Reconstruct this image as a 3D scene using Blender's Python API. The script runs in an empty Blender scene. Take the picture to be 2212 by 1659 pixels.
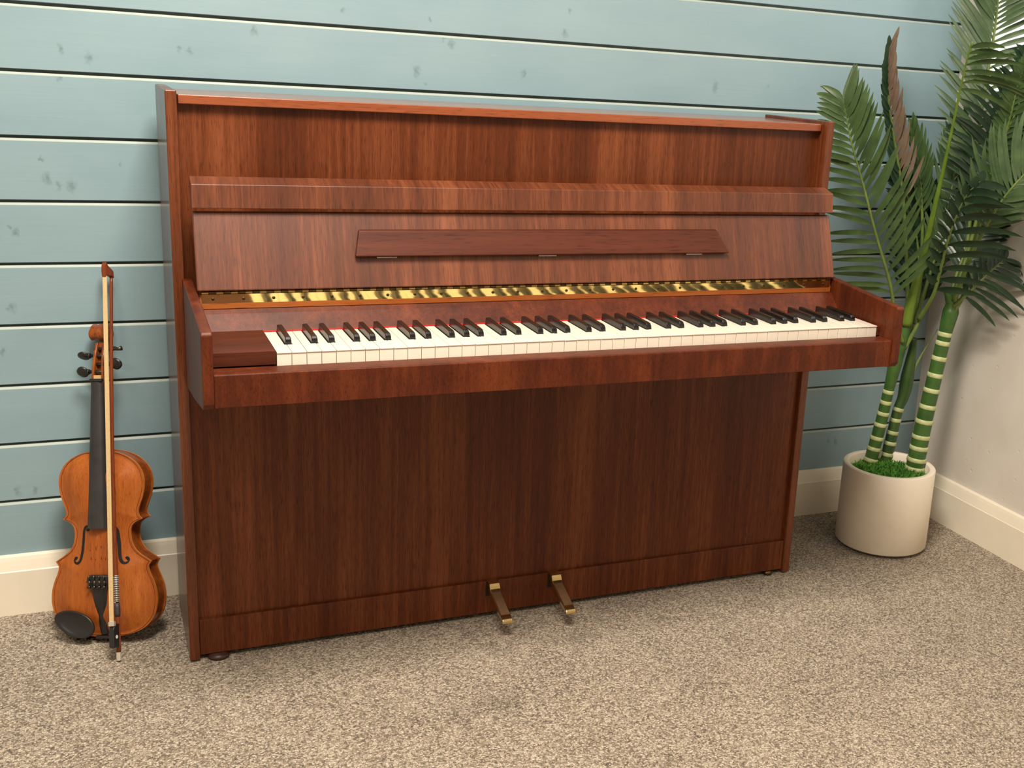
import bpy, math, random
from mathutils import Vector, Matrix
random.seed(7)
SC = bpy.context.scene
COL = SC.collection
PI = math.pi

# ------------------------------------------------------------------ helpers
class MB:
    """collects shapes, builds ONE mesh object"""
    def __init__(s): s.v = []; s.f = []; s.m = []
    def add(s, vs, fs, mi=0):
        b = len(s.v); s.v += [tuple(p) for p in vs]
        s.f += [tuple(b + i for i in q) for q in fs]; s.m += [mi] * len(fs)
        return s
    def box(s, x0, x1, y0, y1, z0, z1, mi=0):
        vs = [(x, y, z) for z in (z0, z1) for y in (y0, y1) for x in (x0, x1)]
        return s.add(vs, [(0, 2, 3, 1), (4, 5, 7, 6), (0, 1, 5, 4), (2, 6, 7, 3), (0, 4, 6, 2), (1, 3, 7, 5)], mi)
    def prism(s, prof, a, b, ax='x', mi=0):
        """closed 2D profile extruded along an axis; profile = (y,z) for x, (x,z) for y, (x,y) for z"""
        def P(p, t):
            return {'x': (t, p[0], p[1]), 'y': (p[0], t, p[1]), 'z': (p[0], p[1], t)}[ax]
        n = len(prof); vs = [P(p, a) for p in prof] + [P(p, b) for p in prof]
        fs = [(i, (i + 1) % n, n + (i + 1) % n, n + i) for i in range(n)]
        return s.add(vs, fs + [tuple(range(n))[::-1], tuple(range(n, 2 * n))], mi)
    def grid(s, rows, mi=0, closed=False):
        n = len(rows[0]); vs = [p for r in rows for p in r]; fs = []
        for j in range(len(rows) - 1):
            for i in range(n if closed else n - 1):
                k = (i + 1) % n
                fs.append((j * n + i, j * n + k, (j + 1) * n + k, (j + 1) * n + i))
        return s.add(vs, fs, mi)
    def loft(s, rings, mi=0, cap=True):
        n = len(rings[0]); b = len(s.v); s.grid(rings, mi, True)
        if cap:
            s.f.append(tuple(b + i for i in range(n))[::-1]); s.m.append(mi)
            e = b + (len(rings) - 1) * n
            s.f.append(tuple(e + i for i in range(n))); s.m.append(mi)
        return s
    def tube(s, pts, rad, n=12, mi=0, cap=True, flat=1.0):
        pts = [Vector(p) for p in pts]; rings = []
        up = Vector((0.123, 0.9, 0.31))
        for i, p in enumerate(pts):
            t = (pts[min(i + 1, len(pts) - 1)] - pts[max(i - 1, 0)]).normalized()
            a = (up - t * up.dot(t)).normalized(); b = t.cross(a); up = a
            r = rad[i] if isinstance(rad, (list, tuple)) else rad
            rings.append([p + (a * math.cos(2 * PI * k / n) + b * flat * math.sin(2 * PI * k / n)) * r for k in range(n)])
        return s.loft(rings, mi, cap)
    def lathe(s, prof, c=(0, 0, 0), n=48, mi=0):
        rings = [[(c[0] + r * math.cos(2 * PI * k / n), c[1] + r * math.sin(2 * PI * k / n), c[2] + z) for k in range(n)] for r, z in prof]
        return s.loft(rings, mi, True)
    def build(s, name, mat, parent=None, smooth=False, bevel=0, seg=2, off=None, sub=0):
        if off is None and parent is not None and not parent.get('local'):
            off = root_of(parent).location
        o0 = off or (0, 0, 0)
        me = bpy.data.meshes.new(name)
        me.from_pydata([(p[0] - o0[0], p[1] - o0[1], p[2] - o0[2]) for p in s.v], [], s.f)
        for m in (mat if isinstance(mat, (list, tuple)) else [mat]): me.materials.append(m)
        me.polygons.foreach_set('material_index', s.m)
        if smooth: me.polygons.foreach_set('use_smooth', [True] * len(me.polygons))
        me.update()
        o = bpy.data.objects.new(name, me); COL.objects.link(o)
        if parent is not None:
            o.parent = parent
            if parent.get('local'): o['local'] = 1
        if bevel:
            b = o.modifiers.new('edge', 'BEVEL'); b.width = bevel; b.segments = seg; b.limit_method = 'ANGLE'
            b.angle_limit = math.radians(35); b.harden_normals = False
        if sub:
            b = o.modifiers.new('smooth', 'SUBSURF'); b.levels = sub; b.render_levels = sub
        return o

def root_of(o):
    while o.parent is not None: o = o.parent
    return o
def tidy():
    for o in COL.objects:
        if 'local' in o: del o['local']
def thing(name, label, cat, loc=(0, 0, 0), group=None):
    o = bpy.data.objects.new(name, None); COL.objects.link(o)
    o.location = loc; o.empty_display_size = .1
    o['label'] = label; o['category'] = cat
    if group: o['group'] = group
    return o
def copy_of(o, parent):
    c = o.copy(); COL.objects.link(c); c.parent = parent
    return c
def struct(o, label, cat):
    o['kind'] = 'structure'; o['label'] = label; o['category'] = cat
    return o
def smooth_path(pts, n):
    """Catmull-Rom through the points"""
    P = [Vector(p) for p in pts]; P = [2 * P[0] - P[1]] + P + [2 * P[-1] - P[-2]]
    out = []; m = len(P) - 3
    for j in range(n + 1):
        u = j / n * m; i = min(int(u), m - 1); t = u - i
        a, b, c, d = P[i:i + 4]
        out.append(.5 * ((2 * b) + (c - a) * t + (2 * a - 5 * b + 4 * c - d) * t * t + (3 * b - a - 3 * c + d) * t ** 3))
    return out

# ------------------------------------------------------------------ materials
def srgb(r, g, b):
    f = lambda c: (c / 255 / 12.92) if c / 255 <= .04045 else ((c / 255 + .055) / 1.055) ** 2.4
    return (f(r), f(g), f(b), 1)
class NT:
    def __init__(s, name):
        s.mat = bpy.data.materials.new(name); s.mat.use_nodes = True
        s.t = s.mat.node_tree; s.b = s.t.nodes['Principled BSDF']
    def n(s, kind, ins=None, **kw):
        d = s.t.nodes.new('ShaderNode' + kind)
        for k, v in kw.items(): setattr(d, k, v)
        for k, v in (ins or {}).items():
            if isinstance(v, bpy.types.NodeSocket): s.t.links.new(v, d.inputs[k])
            else: d.inputs[k].default_value = v
        return d
    def set(s, **kw):
        for k, v in kw.items():
            k = k.replace('_', ' ')
            if isinstance(v, bpy.types.NodeSocket): s.t.links.new(v, s.b.inputs[k])
            else: s.b.inputs[k].default_value = v
        return s
    def coord(s, scale=(1, 1, 1), kind='Object'):
        c = s.n('TexCoord').outputs[kind]
        return s.n('Mapping', {'Vector': c, 'Scale': scale}).outputs[0]
    def ramp(s, fac, stops):
        r = s.n('ValToRGB', {'Fac': fac}); e = r.color_ramp.elements
        while len(e) < len(stops): e.new(.5)
        for q, (p, c) in zip(e, stops): q.position = p; q.color = c
        return r.outputs[0]
    def mixc(s, fac, a, b, mode='MIX'):
        d = s.n('Mix', None, data_type='RGBA', blend_type=mode)
        for i, v in ((0, fac), (6, a), (7, b)):
            if isinstance(v, bpy.types.NodeSocket): s.t.links.new(v, d.inputs[i])
            else: d.inputs[i].default_value = v
        return d.outputs[2]
    def math(s, op, a, b=0.0, c=0.0):
        d = s.n('Math', None, operation=op)
        for i, v in enumerate((a, b, c)):
            if isinstance(v, bpy.types.NodeSocket): s.t.links.new(v, d.inputs[i])
            else: d.inputs[i].default_value = v
        return d.outputs[0]
    def noise(s, vec, scale=1, detail=3, rough=.55):
        return s.n('TexNoise', {'Vector': vec, 'Scale': scale, 'Detail': detail, 'Roughness': rough}).outputs[0]
    def bump(s, h, strength=.2, dist=.001):
        s.set(Normal=s.n('Bump', {'Height': h, 'Strength': strength, 'Distance': dist}).outputs[0]); return s

def plain(name, col, rough=.5, metal=0, coat=0, var=.06, scale=60, **kw):
    m = NT(name); f = m.noise(m.coord(), scale, 3)
    lo = tuple(c * (1 - var * 2) for c in col[:3]) + (1,); hi = tuple(min(1, c * (1 + var * 2)) for c in col[:3]) + (1,)
    m.set(Base_Color=m.ramp(f, [(.25, lo), (.75, hi)]), Roughness=rough, Metallic=metal, Coat_Weight=coat, **kw)
    return m.mat

def wood(name, dark, mid, light, axis='z', fine=110, broad=13, stretch=.03, rough=.38, coat=.06, cr=.14, figure=0.0, spec=.24, ys=1.0):
    m = NT(name)
    def sc(k, st):
        a = [k, k * ys, k]; a['xyz'.index(axis)] = k * st; return tuple(a)
    n1 = m.noise(m.coord(sc(fine, stretch)), 1, 5, .65)
    n2 = m.noise(m.coord(sc(broad, stretch * 2)), 1, 2, .5)
    n3 = m.noise(m.coord(sc(fine * 5, stretch * 2.5)), 1, 2, .6)
    v = m.math('MULTIPLY_ADD', n1, .50, m.math('MULTIPLY_ADD', n2, .50, m.math('MULTIPLY', n3, .22)))
    if figure:
        n4 = m.noise(m.coord((26, 26, 9)), 1, 3, .6)
        v = m.math('MULTIPLY_ADD', n4, figure, m.math('SUBTRACT', v, figure * .5))
    c = m.ramp(v, [(.36, dark), (.60, mid), (.86, light)])
    pores = m.ramp(n3, [(.30, (.55, .5, .5, 1)), (.42, (1, 1, 1, 1))])
    m.set(Base_Color=m.mixc(.8, c, pores, 'MULTIPLY'), Roughness=rough, Coat_Weight=coat, Coat_Roughness=cr, Specular_IOR_Level=spec)
    m.bump(n3, .06, .0006)
    return m.mat

MAH = dict(dark=srgb(56, 23, 8), mid=srgb(94, 45, 21), light=srgb(136, 76, 45))
M = {}
M['mahogany'] = wood('mahogany_veneer', **MAH)
M['mahogany_slope'] = wood('mahogany_sloping_veneer', **MAH, ys=.06, spec=.6, rough=.42)
M['mahogany_gloss'] = wood('mahogany_polished_side', **MAH, coat=.22, cr=.1, rough=.3, spec=.35)
M['mahogany_long'] = wood('mahogany_edging', srgb(104, 46, 20), srgb(134, 66, 34), srgb(158, 86, 50), axis='x', fine=90, rough=.3, coat=.6, cr=.1, spec=.5)
M['mahogany_figure'] = wood('mahogany_figured', srgb(54, 18, 6), srgb(82, 33, 12), srgb(112, 52, 22), figure=.35, broad=16, stretch=.12, rough=.48, coat=.03)
M['mahogany_dark'] = wood('mahogany_solid', srgb(56, 22, 11), srgb(74, 33, 18), srgb(94, 46, 28), axis='x', fine=60, rough=.5, coat=0)
M['rail_wood'] = wood('hinge_rail_wood', srgb(122, 60, 22), srgb(146, 78, 32), srgb(166, 96, 46), axis='x', fine=70)
M['black_lacquer'] = plain('black_key_ebony', srgb(17, 15, 15), .3, coat=.12, var=.1, Specular_IOR_Level=.4)
M['ivory'] = plain('key_white', srgb(240, 230, 212), .28, coat=.3, var=.01)
M['felt_red'] = plain('red_felt', srgb(196, 34, 30), .95, var=.1, scale=300)
def wavy_brass():
    m = NT('hinge_brass')
    n = m.noise(m.coord((14, 14, 30)), 1, 2)
    m.set(Base_Color=srgb(226, 204, 138), Metallic=1.0, Roughness=.10)
    m.bump(n, .25, .004)
    return m.mat
M['brass'] = wavy_brass()
M['steel'] = plain('hinge_steel', srgb(190, 180, 170), .35, 1)
M['brass_dark'] = plain('aged_brass', srgb(96, 80, 48), .34, 1, var=.15, scale=80)
M['brass_pedal'] = plain('pedal_brass', srgb(224, 200, 140), .24, 1, var=.04)
M['brass_worn'] = plain('pedal_worn_top', srgb(128, 98, 70), .5, .45, var=.08, scale=40)
M['dark_void'] = plain('dark_interior', srgb(30, 20, 15), .9)
M['iron'] = plain('caster_dark', srgb(58, 34, 26), .4)

# wall paint with knots (positions and radii in the wall plane)
KN = [(-0.155, 1.112, 3), (-0.109, 1.1, 4.5), (-0.16, 1.062, 3), (-0.2, 0.911, 2.5), (-0.193, 0.877, 5), (-0.151, 0.863, 5), (-0.173, 0.863, 3), (-0.063, 0.906, 2), (-0.251, 0.775, 3.5), (-0.263, 0.785, 2), (-0.268, 0.63, 5), (-0.289, 0.545, 3), (-0.254, 0.257, 3), (-0.284, 0.26, 4), (0.048, 1.127, 2.5), (0.069, 1.124, 3.5), (0.189, 1.171, 4), (0.359, 1.222, 3), (0.537, 1.217, 2.5), (0.568, 1.184, 3), (0.585, 1.171, 4.5), (0.511, 1.111, 5), (0.53, 1.088, 2), (0.747, 1.119, 3.5), (0.84, 1.211, 4), (0.848, 1.257, 2.5), (1.225, 1.116, 5), (1.37, 1.127, 2), (1.66, 0.202, 4), (1.683, 0.2, 4), (1.778, 0.359, 2)]
def wall_paint():
    m = NT('blue_grey_painted_board')
    pos = m.n('TexCoord').outputs['Object']
    warp = m.n('VectorMath', {0: m.n('TexNoise', {'Vector': pos, 'Scale': 90.0, 'Detail': 2}).outputs['Color'], 1: (.5, .5, .5)}, operation='SUBTRACT').outputs[0]
    p2 = m.n('VectorMath', {0: warp, 1: (.022, .022, .022), 2: pos}, operation='MULTIPLY_ADD').outputs[0]
    mask = None
    for x, z, r in KN:
        d = m.n('VectorMath', {0: p2, 1: (x, 0, z)}, operation='SUBTRACT').outputs[0]
        d = m.n('VectorMath', {0: d, 1: (1.25, 0, .8)}, operation='MULTIPLY').outputs[0]
        l = m.n('VectorMath', {0: d}, operation='LENGTH').outputs['Value']
        k = m.n('MapRange', {'Value': l, 'From Min': r * .0004, 'From Max': r * .0026, 'To Min': .6, 'To Max': 0.0}).outputs[0]
        mask = k if mask is None else m.math('MAXIMUM', mask, k)
    big = m.noise(m.coord((3, 3, 7)), 1, 3)
    gr = m.noise(m.coord((6, 40, 160)), 1, 3, .6)
    base = m.ramp(m.math('MULTIPLY_ADD', big, .8, m.math('MULTIPLY', gr, .2)), [(.3, srgb(134, 161, 170)), (.7, srgb(145, 171, 179))])
    streak = m.noise(m.coord((120, 50, 60)), 1, 4, .7)
    mk = m.math('MULTIPLY', mask, m.math('MULTIPLY_ADD', streak, 1.6, -.2))
    m.set(Base_Color=m.mixc(mk, base, srgb(66, 84, 84)), Roughness=.42, Specular_IOR_Level=.4)
    m.bump(gr, .18, .001)
    return m.mat
M['wall'] = wall_paint()

def plaster():
    m = NT('off_white_plaster')
    n1 = m.noise(m.coord(), 38, 5, .6); n2 = m.noise(m.coord(), 6, 3)
    pits = m.n('TexVoronoi', {'Vector': m.coord(), 'Scale': 26.0}).outputs['Distance']
    pk = m.ramp(pits, [(.05, (0, 0, 0, 1)), (.12, (1, 1, 1, 1))])
    m.set(Base_Color=m.ramp(n2, [(.3, srgb(214, 206, 194)), (.7, srgb(226, 219, 208))]), Roughness=.6)
    m.bump(m.math('ADD', m.math('MULTIPLY', n1, .6), pk), .35, .002)
    return m.mat
M['plaster'] = plaster()
M['gap'] = plain('board_gap_shade', srgb(104, 118, 118), .8)  # shade inside the board gaps, put into the colour as darker grey-blue
M['tongue'] = plain('bare_board_tongue', srgb(170, 182, 174), .5, var=.03, scale=20)
M['skirting'] = plain('white_gloss_paint', srgb(242, 232, 212), .35, var=.015, scale=12)
M['ceiling'] = plain('ceiling_white', srgb(236, 234, 228), .8, var=.01)
M['frame_white'] = plain('window_frame_white', srgb(238, 236, 230), .4, var=.01)

def carpet():
    m = NT('beige_loop_carpet')
    co = m.coord()
    wob = m.n('VectorMath', {0: m.n('TexNoise', {'Vector': co, 'Scale': 130.0, 'Detail': 2}).outputs['Color'], 1: (.006, .006, .006), 2: co}, operation='MULTIPLY_ADD').outputs[0]
    v = m.n('TexVoronoi', {'Vector': wob, 'Scale': 300.0, 'Randomness': 1.0})
    cell = m.n('SeparateColor', {'Color': v.outputs['Color']}).outputs[0]
    n = m.noise(co, 420, 3, .7); big = m.noise(co, 7, 4, .6)
    val = m.math('MULTIPLY_ADD', cell, .42, m.math('MULTIPLY_ADD', n, .5, m.math('MULTIPLY', big, .16)))
    c = m.ramp(val, [(.28, srgb(82, 70, 57)), (.46, srgb(158, 142, 122)), (.62, srgb(194, 178, 156)), (.82, srgb(232, 219, 198))])
    gap = m.ramp(v.outputs['Distance'], [(.35, (1, 1, 1, 1)), (.75, (.45, .42, .4, 1))])
    # two dark scuffs in front of the pedals
    pos = m.n('TexCoord').outputs['Object']; soil = None
    sn = m.math('MULTIPLY_ADD', m.noise(co, 60, 3), .08, -.04)
    for x, y, r in ((.50, -.66, .045), (.43, -.68, .035), (.575, -.475, .03), (.74, -.47, .035)):
        d = m.n('VectorMath', {0: pos, 1: (x, y, 0)}, operation='SUBTRACT').outputs[0]
        l = m.n('VectorMath', {0: d}, operation='LENGTH').outputs['Value']
        k = m.n('MapRange', {'Value': m.math('ADD', l, sn), 'From Min': r * .2, 'From Max': r * 1.3, 'To Min': .26, 'To Max': 0.0}).outputs[0]
        soil = k if soil is None else m.math('MAXIMUM', soil, k)
    col = m.mixc(soil, m.mixc(.75, c, gap, 'MULTIPLY'), srgb(62, 54, 48))
    m.set(Base_Color=col, Roughness=.95, Specular_IOR_Level=.15, Sheen_Weight=.15)
    m.bump(m.math('MULTIPLY_ADD', n, .5, m.math('MULTIPLY', v.outputs['Distance'], -1.0)), .75, .004)
    return m.mat
M['carpet'] = carpet()

# ------------------------------------------------------------------ fitted dimensions
W, H, T = 1.34526, 1.06176, .01842
YF, YB = -.3296, -.0674
XR = 1.9467
Z0, PITCH = 1.18969, .11906
XL, YN, ZC = -3.0, -4.8, 2.6

# ------------------------------------------------------------------ room
m = MB()
prof = [(.035, -.02), (0.0, -.02)]; slot = [0]
for k in range(9, -13, -1):
    z = Z0 - k * PITCH
    if z > ZC - .02: break
    # top of the lower board, its bare tongue, the open gap, then the underside of the next board
    prof += [(0.0, z - .0066), (.0016, z - .0058), (.0040, z - .0022), (.0120, z - .0020), (.0120, z + .0034), (.0010, z + .0036), (0.0, z + .0044)]
    slot += [0, 1, 1, 1, 2, 0, 0]
prof += [(0.0, ZC), (.035, ZC)]; slot += [0, 0]
m.prism(prof, XL, XR + .02, 'x')
m.m[:len(prof)] = [slot[(i_ + 0) % len(slot)] if i_ < len(slot) else 0 for i_ in range(len(prof))]
struct(m.build('wall_back', [M['wall'], M['tongue'], M['gap']]), 'blue grey painted horizontal shiplap board wall behind the piano', 'wall')
m = MB(); m.box(XL - .05, XR + .06, YN - .05, .03, -.05, 0)
struct(m.build('floor', M['carpet']), 'beige flecked loop pile carpet', 'floor')
WY0, WY1, WZ0, WZ1 = -1.25, -.05, 1.10, 2.15
m = MB()
m.box(XR, XR + .06, YN, 0, 0, WZ0); m.box(XR, XR + .06, YN, 0, WZ1, ZC)
m.box(XR, XR + .06, YN, WY0, WZ0, WZ1); m.box(XR, XR + .06, WY1, 0, WZ0, WZ1)
struct(m.build('wall_right', M['plaster']), 'off white rough plastered side wall behind the palm', 'wall')
m = MB(); m.box(XL - .05, XL, YN, 0.03, 0, ZC)
struct(m.build('wall_left', M['plaster']), 'off white plastered wall opposite', 'wall')
m = MB(); m.box(XL, XR, YN - .05, YN, 0, ZC)
struct(m.build('wall_front', M['plaster']), 'off white wall facing the piano', 'wall')
m = MB(); m.box(XL - .05, XR + .06, YN - .05, .03, ZC, ZC + .05)
struct(m.build('ceiling', M['ceiling']), 'plain white ceiling', 'ceiling')
bp = [(0, .0), (-.018, 0), (-.018, .0935), (-.0165, .0955), (-.0115, .115), (-.009, .1225), (-.004, .1255), (0, .1258)]
m = MB(); m.prism([(y + (0.0 if y < 0 else -.0005), z) for y, z in bp], XL, XR, 'x')
struct(m.build('baseboard_back', M['skirting']), 'cream skirting board along the blue board wall', 'baseboard')
m = MB(); m.prism([(XR + y - (0 if y < 0 else .0005), z) for y, z in bp], YN, -.0181, 'y')
struct(m.build('baseboard_right', M['skirting']), 'cream skirting board along the plastered side wall', 'baseboard')
m = MB()
m.box(XR + .002, XR + .05, WY0, WY1, WZ0, WZ0 + .05); m.box(XR + .002, XR + .05, WY0, WY1, WZ1 - .05, WZ1)
m.box(XR + .002, XR + .05, WY0, WY0 + .05, WZ0 + .05, WZ1 - .05); m.box(XR + .002, XR + .05, WY1 - .05, WY1, WZ0 + .05, WZ1 - .05)
win = struct(m.build('window_1', M['frame_white']), 'bright window behind the palm fronds', 'window')
mm = NT('daylit_pane'); mm.set(Base_Color=(.9, .9, .88, 1), Emission_Color=(1, .97, .92, 1), Emission_Strength=1.6, Roughness=.2)
m = MB(); m.box(XR + .02, XR + .03, WY0 + .05, WY1 - .05, WZ0 + .05, WZ1 - .05); m.build('pane', mm.mat, win, off=(0, 0, 0))

# ------------------------------------------------------------------ piano
PO = (W / 2, YF, 0)
piano = thing('upright_piano', 'brown mahogany upright piano with its keyboard open, against the blue board wall', 'piano', PO)
def part(m, name, mat, parent=None, **kw): return m.build(name, mat, parent or piano, **kw)
for s in (0, 1):
    x0 = W - T if s else 0
    m = MB(); m.box(x0, x0 + T, YF, YB, .004, H)
    part(m, 'side_panel', M['mahogany_gloss'], bevel=.0018)
m = MB(); m.box(T + .003, W - T - .003, -.3115, YB + .002, 1.039, 1.0548)
part(m, 'top_lid', M['mahogany_long'], bevel=.0015)
m = MB(); m.box(T, W - T, -.297, -.28, .70, 1.0388)
part(m, 'upper_panel', M['mahogany'])
m = MB(); m.box(T, W - T, YB - .012, YB - .001, .02, 1.0385)
part(m, 'back_board', M['dark_void'])
m = MB(); m.box(T, W - T, -.3165, -.30, .084, .600)
part(m, 'lower_panel', M['mahogany'])
m = MB(); m.box(T + .0005, W - T - .0005, -.3245, -.300, .011, .0838)
part(m, 'bottom_rail', M['mahogany'], bevel=.0012)
# arms (cheeks)
XA, TA, YA = .01465, .01693, -.6581
pa = [(YF + .0005, .5465), (-.50, .5705), (YA + .018, .5945), (YA + .006, .5985), (YA, .606), (YA, .716), (YA + .004, .7207), (YF + .0005, .7425)]
for s in (0, 1):
    x0 = W - XA - TA if s else XA
    m = MB(); m.prism(pa, x0, x0 + TA, 'x')
    part(m, 'arm', M['mahogany_figure'], bevel=.002)
XI0, XI1 = XA + TA, W - XA - TA
m = MB(); m.box(XI0, XI1, -.6355, YF + .003, .6005, .628)
part(m, 'key_bed', M['mahogany_dark'])
m = MB(); m.prism([(-.652, .5985), (-.652, .6505), (-.6505, .652), (-.612, .652), (-.612, .6285), (-.636, .6285), (-.636, .5985)], XI0 + .0004, XI1 - .0004, 'x')
part(m, 'key_slip', M['mahogany_figure'], bevel=.0012)
KX, KP, KZ, KY, KB = .13153, .0235, .67277, -.60815, -.4600
m = MB(); m.box(XI0 + .0005, KX - .001, KY, KB - .0005, .6525, .676)
part(m, 'key_block', M['mahogany_dark'], bevel=.001)
m = MB(); m.box(KX + 50 * KP + .001, XI1 - .0005, KY, KB - .0005, .6525, .6715)
part(m, 'key_block', M['mahogany_dark'], bevel=.001)
m = MB(); m.prism([(-.4275, .7065), (-.4345, .700), (-.4585, .6735), (-.4585, .64), (-.44, .64), (-.415, .7065)], XI0 + .0003, XI1 - .0003, 'x')
part(m, 'name_board', M['mahogany_figure'])
m = MB(); m.box(KX - .004, KX + 50 * KP + .004, -.4625, -.4588, .66, .6741)
part(m, 'felt_strip', M['felt_red'])['label'] = 'red felt strip behind the keys'
# keys.  black keys sit at the boundary after white key i (notes A B C D E F G)
NOTE = 'ABCDEFG'
BOFF = {'A': .0026, 'C': -.0022, 'D': .0022, 'F': -.0030, 'G': 0.0}
blacks = {}
for i in range(49):
    nt = NOTE[i % 7]
    if nt in BOFF: blacks[i] = KX + (i + 1) * KP + BOFF[nt]
for i in range(50):
    a, b = KX + i * KP + .0004, KX + (i + 1) * KP - .0004
    l = blacks[i - 1] + .0066 if i - 1 in blacks else a
    r = blacks[i] - .0066 if i in blacks else b
    yn = KY + .0505
    dz = random.uniform(-.00025, .00025)
    m = MB()
    top = [(a, KY), (b, KY), (b, yn), (r, yn), (r, -.4635), (l, -.4635), (l, yn), (a, yn)]
    top = [p for j, p in enumerate(top) if j == 0 or abs(p[0] - top[j - 1][0]) + abs(p[1] - top[j - 1][1]) > 1e-6]
    m.prism(top, KZ - .0024 + dz, KZ + dz, 'z')
    m.prism([(a, KY + .0012)] + [p if p[1] > KY else (p[0], KY + .0012) for p in top[1:]], .6405, KZ - .0024 + dz, 'z')
    part(m, 'white_key', M['ivory'], bevel=.0006)
first = None
for i, x in blacks.items():
    if first is None:
        m = MB()
        def ring(y, w, z0, z1, tw): return [(-w, y, z0), (w, y, z0), (w, y, z0 + .004), (tw, y, z1 - .0012), (tw - .0012, y, z1), (-tw + .0012, y, z1), (-tw, y, z1 - .0012), (-w, y, z0 + .004)]
        y0 = -.5565
        m.loft([ring(y0, .0056, .6420, .6765, .0050), ring(y0 + .0012, .0057, .6415, .6805, .0049), ring(y0 + .0045, .0057, .641, .6838, .0047), ring(y0 + .010, .0057, .641, .6846, .0046), ring(-.4632, .0057, .641, .6852, .0046)])
        first = part(m, 'black_key', M['black_lacquer'], bevel=.0004, off=(0, PO[1], 0))
        first.location.x = x - PO[0]
    else:
        c = copy_of(first, piano); c.location.x = x - PO[0]
# hinge, rail
hx0, hx1 = .0375, W - .0375
m = MB(); m.prism([(-.4255, .7165), (-.4255, .7075), (-.4065, .7065), (-.4065, .736), (-.4205, .736)], hx0 - .003, hx1 + .003, 'x')
rail = part(m, 'hinge_rail', M['rail_wood']); rail['label'] = 'orange brown strip under the brass hinge'
m = MB(); m.prism([(-.4255, .7170), (-.4274, .7325), (-.4214, .7325), (-.4214, .7170)], hx0, hx1, 'x')
n = 54; st = (hx1 - hx0) / n
for i in range(n):
    xa = hx0 + i * st
    m.tube([(xa, -.4252, .7352), (xa + st * .47, -.4252, .7352)], .0030, 10, 0)
    m.tube([(xa + st * .5, -.4254, .7354), (xa + st * .97, -.4254, .7354)], .0034, 10, 1)
hinge = part(m, 'piano_hinge', [M['brass'], M['brass_dark']]); hinge['label'] = 'brass piano hinge under the fallboard'
sc0 = None
nx = 26
for i in range(nx):
    x = hx0 + .018 + i * (hx1 - hx0 - .036) / (nx - 1)
    if sc0 is None:
        m = MB(); m.loft([[(r * math.cos(2 * PI * k / 12), yy - .4264, .7245 + r * math.sin(2 * PI * k / 12) * 1.0 + 0) for k in range(12)] for r, yy in ((.0028, .001), (.0028, -.0006), (.0018, -.0011))])
        m.box(-.0024, .0024, -.4277, -.4273, .7242, .7248, 1)
        sc0 = part(m, 'screw', [M['brass_dark'], M['dark_void']], hinge, off=(0, PO[1], 0)); sc0.location.x = x - PO[0]
    else:
        c = copy_of(sc0, hinge); c.location.x = x - PO[0]
# fallboard standing open
fx0 = .0312
m = MB(); m.prism([(-.432, .7395), (-.3888, .8668), (-.3758, .8668), (-.419, .7375)], fx0, W - fx0, 'x')
fb = part(m, 'fallboard', M['mahogany_slope'], bevel=.002)
m = MB(); m.prism([(-.3995, .8738), (-.3945, .9135), (-.3605, .9235), (-.352, .9135), (-.372, .8738)], fx0 - .001, W - fx0 + .001, 'x')
flap = part(m, 'folding_flap', M['mahogany_slope'], fb, bevel=.0012)
# music ledge lying on the fallboard
def fy(z): return -.432 + (z - .7395) * (.0455 / .134)
z0, z1 = .7945, .8375
m = MB()
fr = [(.2950, fy(z0) - .0135, z0), (W - .2920, fy(z0) - .0135, z0), (W - .3150, fy(z1) - .0095, z1), (.3045, fy(z1) - .0095, z1)]
bk = [(.2950, fy(z0) - .0035, z0 - .002), (W - .2920, fy(z0) - .0035, z0 - .002), (W - .3150, fy(z1) - .0008, z1 + .002), (.3045, fy(z1) - .0008, z1 + .002)]
m.loft([fr, bk])
md = part(m, 'music_ledge', M['mahogany_dark'], fb, bevel=.0022); md['label'] = 'darker folded music ledge on the fallboard'
for x in (.352, .659, .975):
    m = MB(); m.tube([(x - .018, fy(.7915) - .0030, .7912), (x + .018, fy(.7915) - .0030, .7912)], .0016, 8)
    part(m, 'small_hinge', M['steel'], fb)
# pedals
def pedal(x0):
    w = .0222
    top = [(-.312, .086), (-.334, .0868), (-.3415, .0850), (-.3445, .080), (-.3465, .0745), (-.352, .0705), (-.380, .0600), (-.4165, .0480), (-.4225, .0462), (-.4275, .0440), (-.4305, .0405), (-.4310, .0370)]
    bot = [(-.312, .060), (-.330, .0540), (-.340, .0500), (-.346, .0480), (-.352, .0470), (-.358, .0460), (-.380, .0430), (-.4140, .0375), (-.4200, .0366), (-.4250, .0362), (-.4285, .0352), (-.4300, .0345)]
    rows = []
    for (ya, za), (yb, zb) in zip(top, bot):
        e = .0016
        rows.append([(x0 + e, ya, za), (x0 + w - e, ya, za), (x0 + w, ya + .0003, za - e), (x0 + w - .002, yb, zb), (x0 + .002, yb, zb), (x0, ya + .0003, za - e)])
    m = MB(); m.loft(rows)
    o = part(m, 'pedal', M['brass_pedal'], smooth=False, bevel=.0005)
    o['label'] = 'brass pedal' 
    m = MB()
    m.prism([(-.3535, .0699), (-.4155, .0484), (-.4155, .0478), (-.3535, .0693)], x0 + .0019, x0 + w - .0019, 'x')
    m.v = [(p[0], p[1], p[2] + .0009) for p in m.v]
    q = part(m, 'tread', M['brass_worn'], o); q['label'] = 'brown worn tread of the pedal'
    m = MB(); m.box(x0 - .0022, x0 + w + .0022, -.3250, -.3246, .050, .0832)
    part(m, 'slot', M['dark_void'], o)
pedal(.5885); pedal(.7278)
m = MB(); m.lathe([(.017, 0), (.0205, .002), (.0205, .006), (.015, .0105)], (.052, -.318, 0), 28)
part(m, 'caster_cup', M['iron'], smooth=True)['label'] = 'dark caster cup under the left end'
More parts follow.
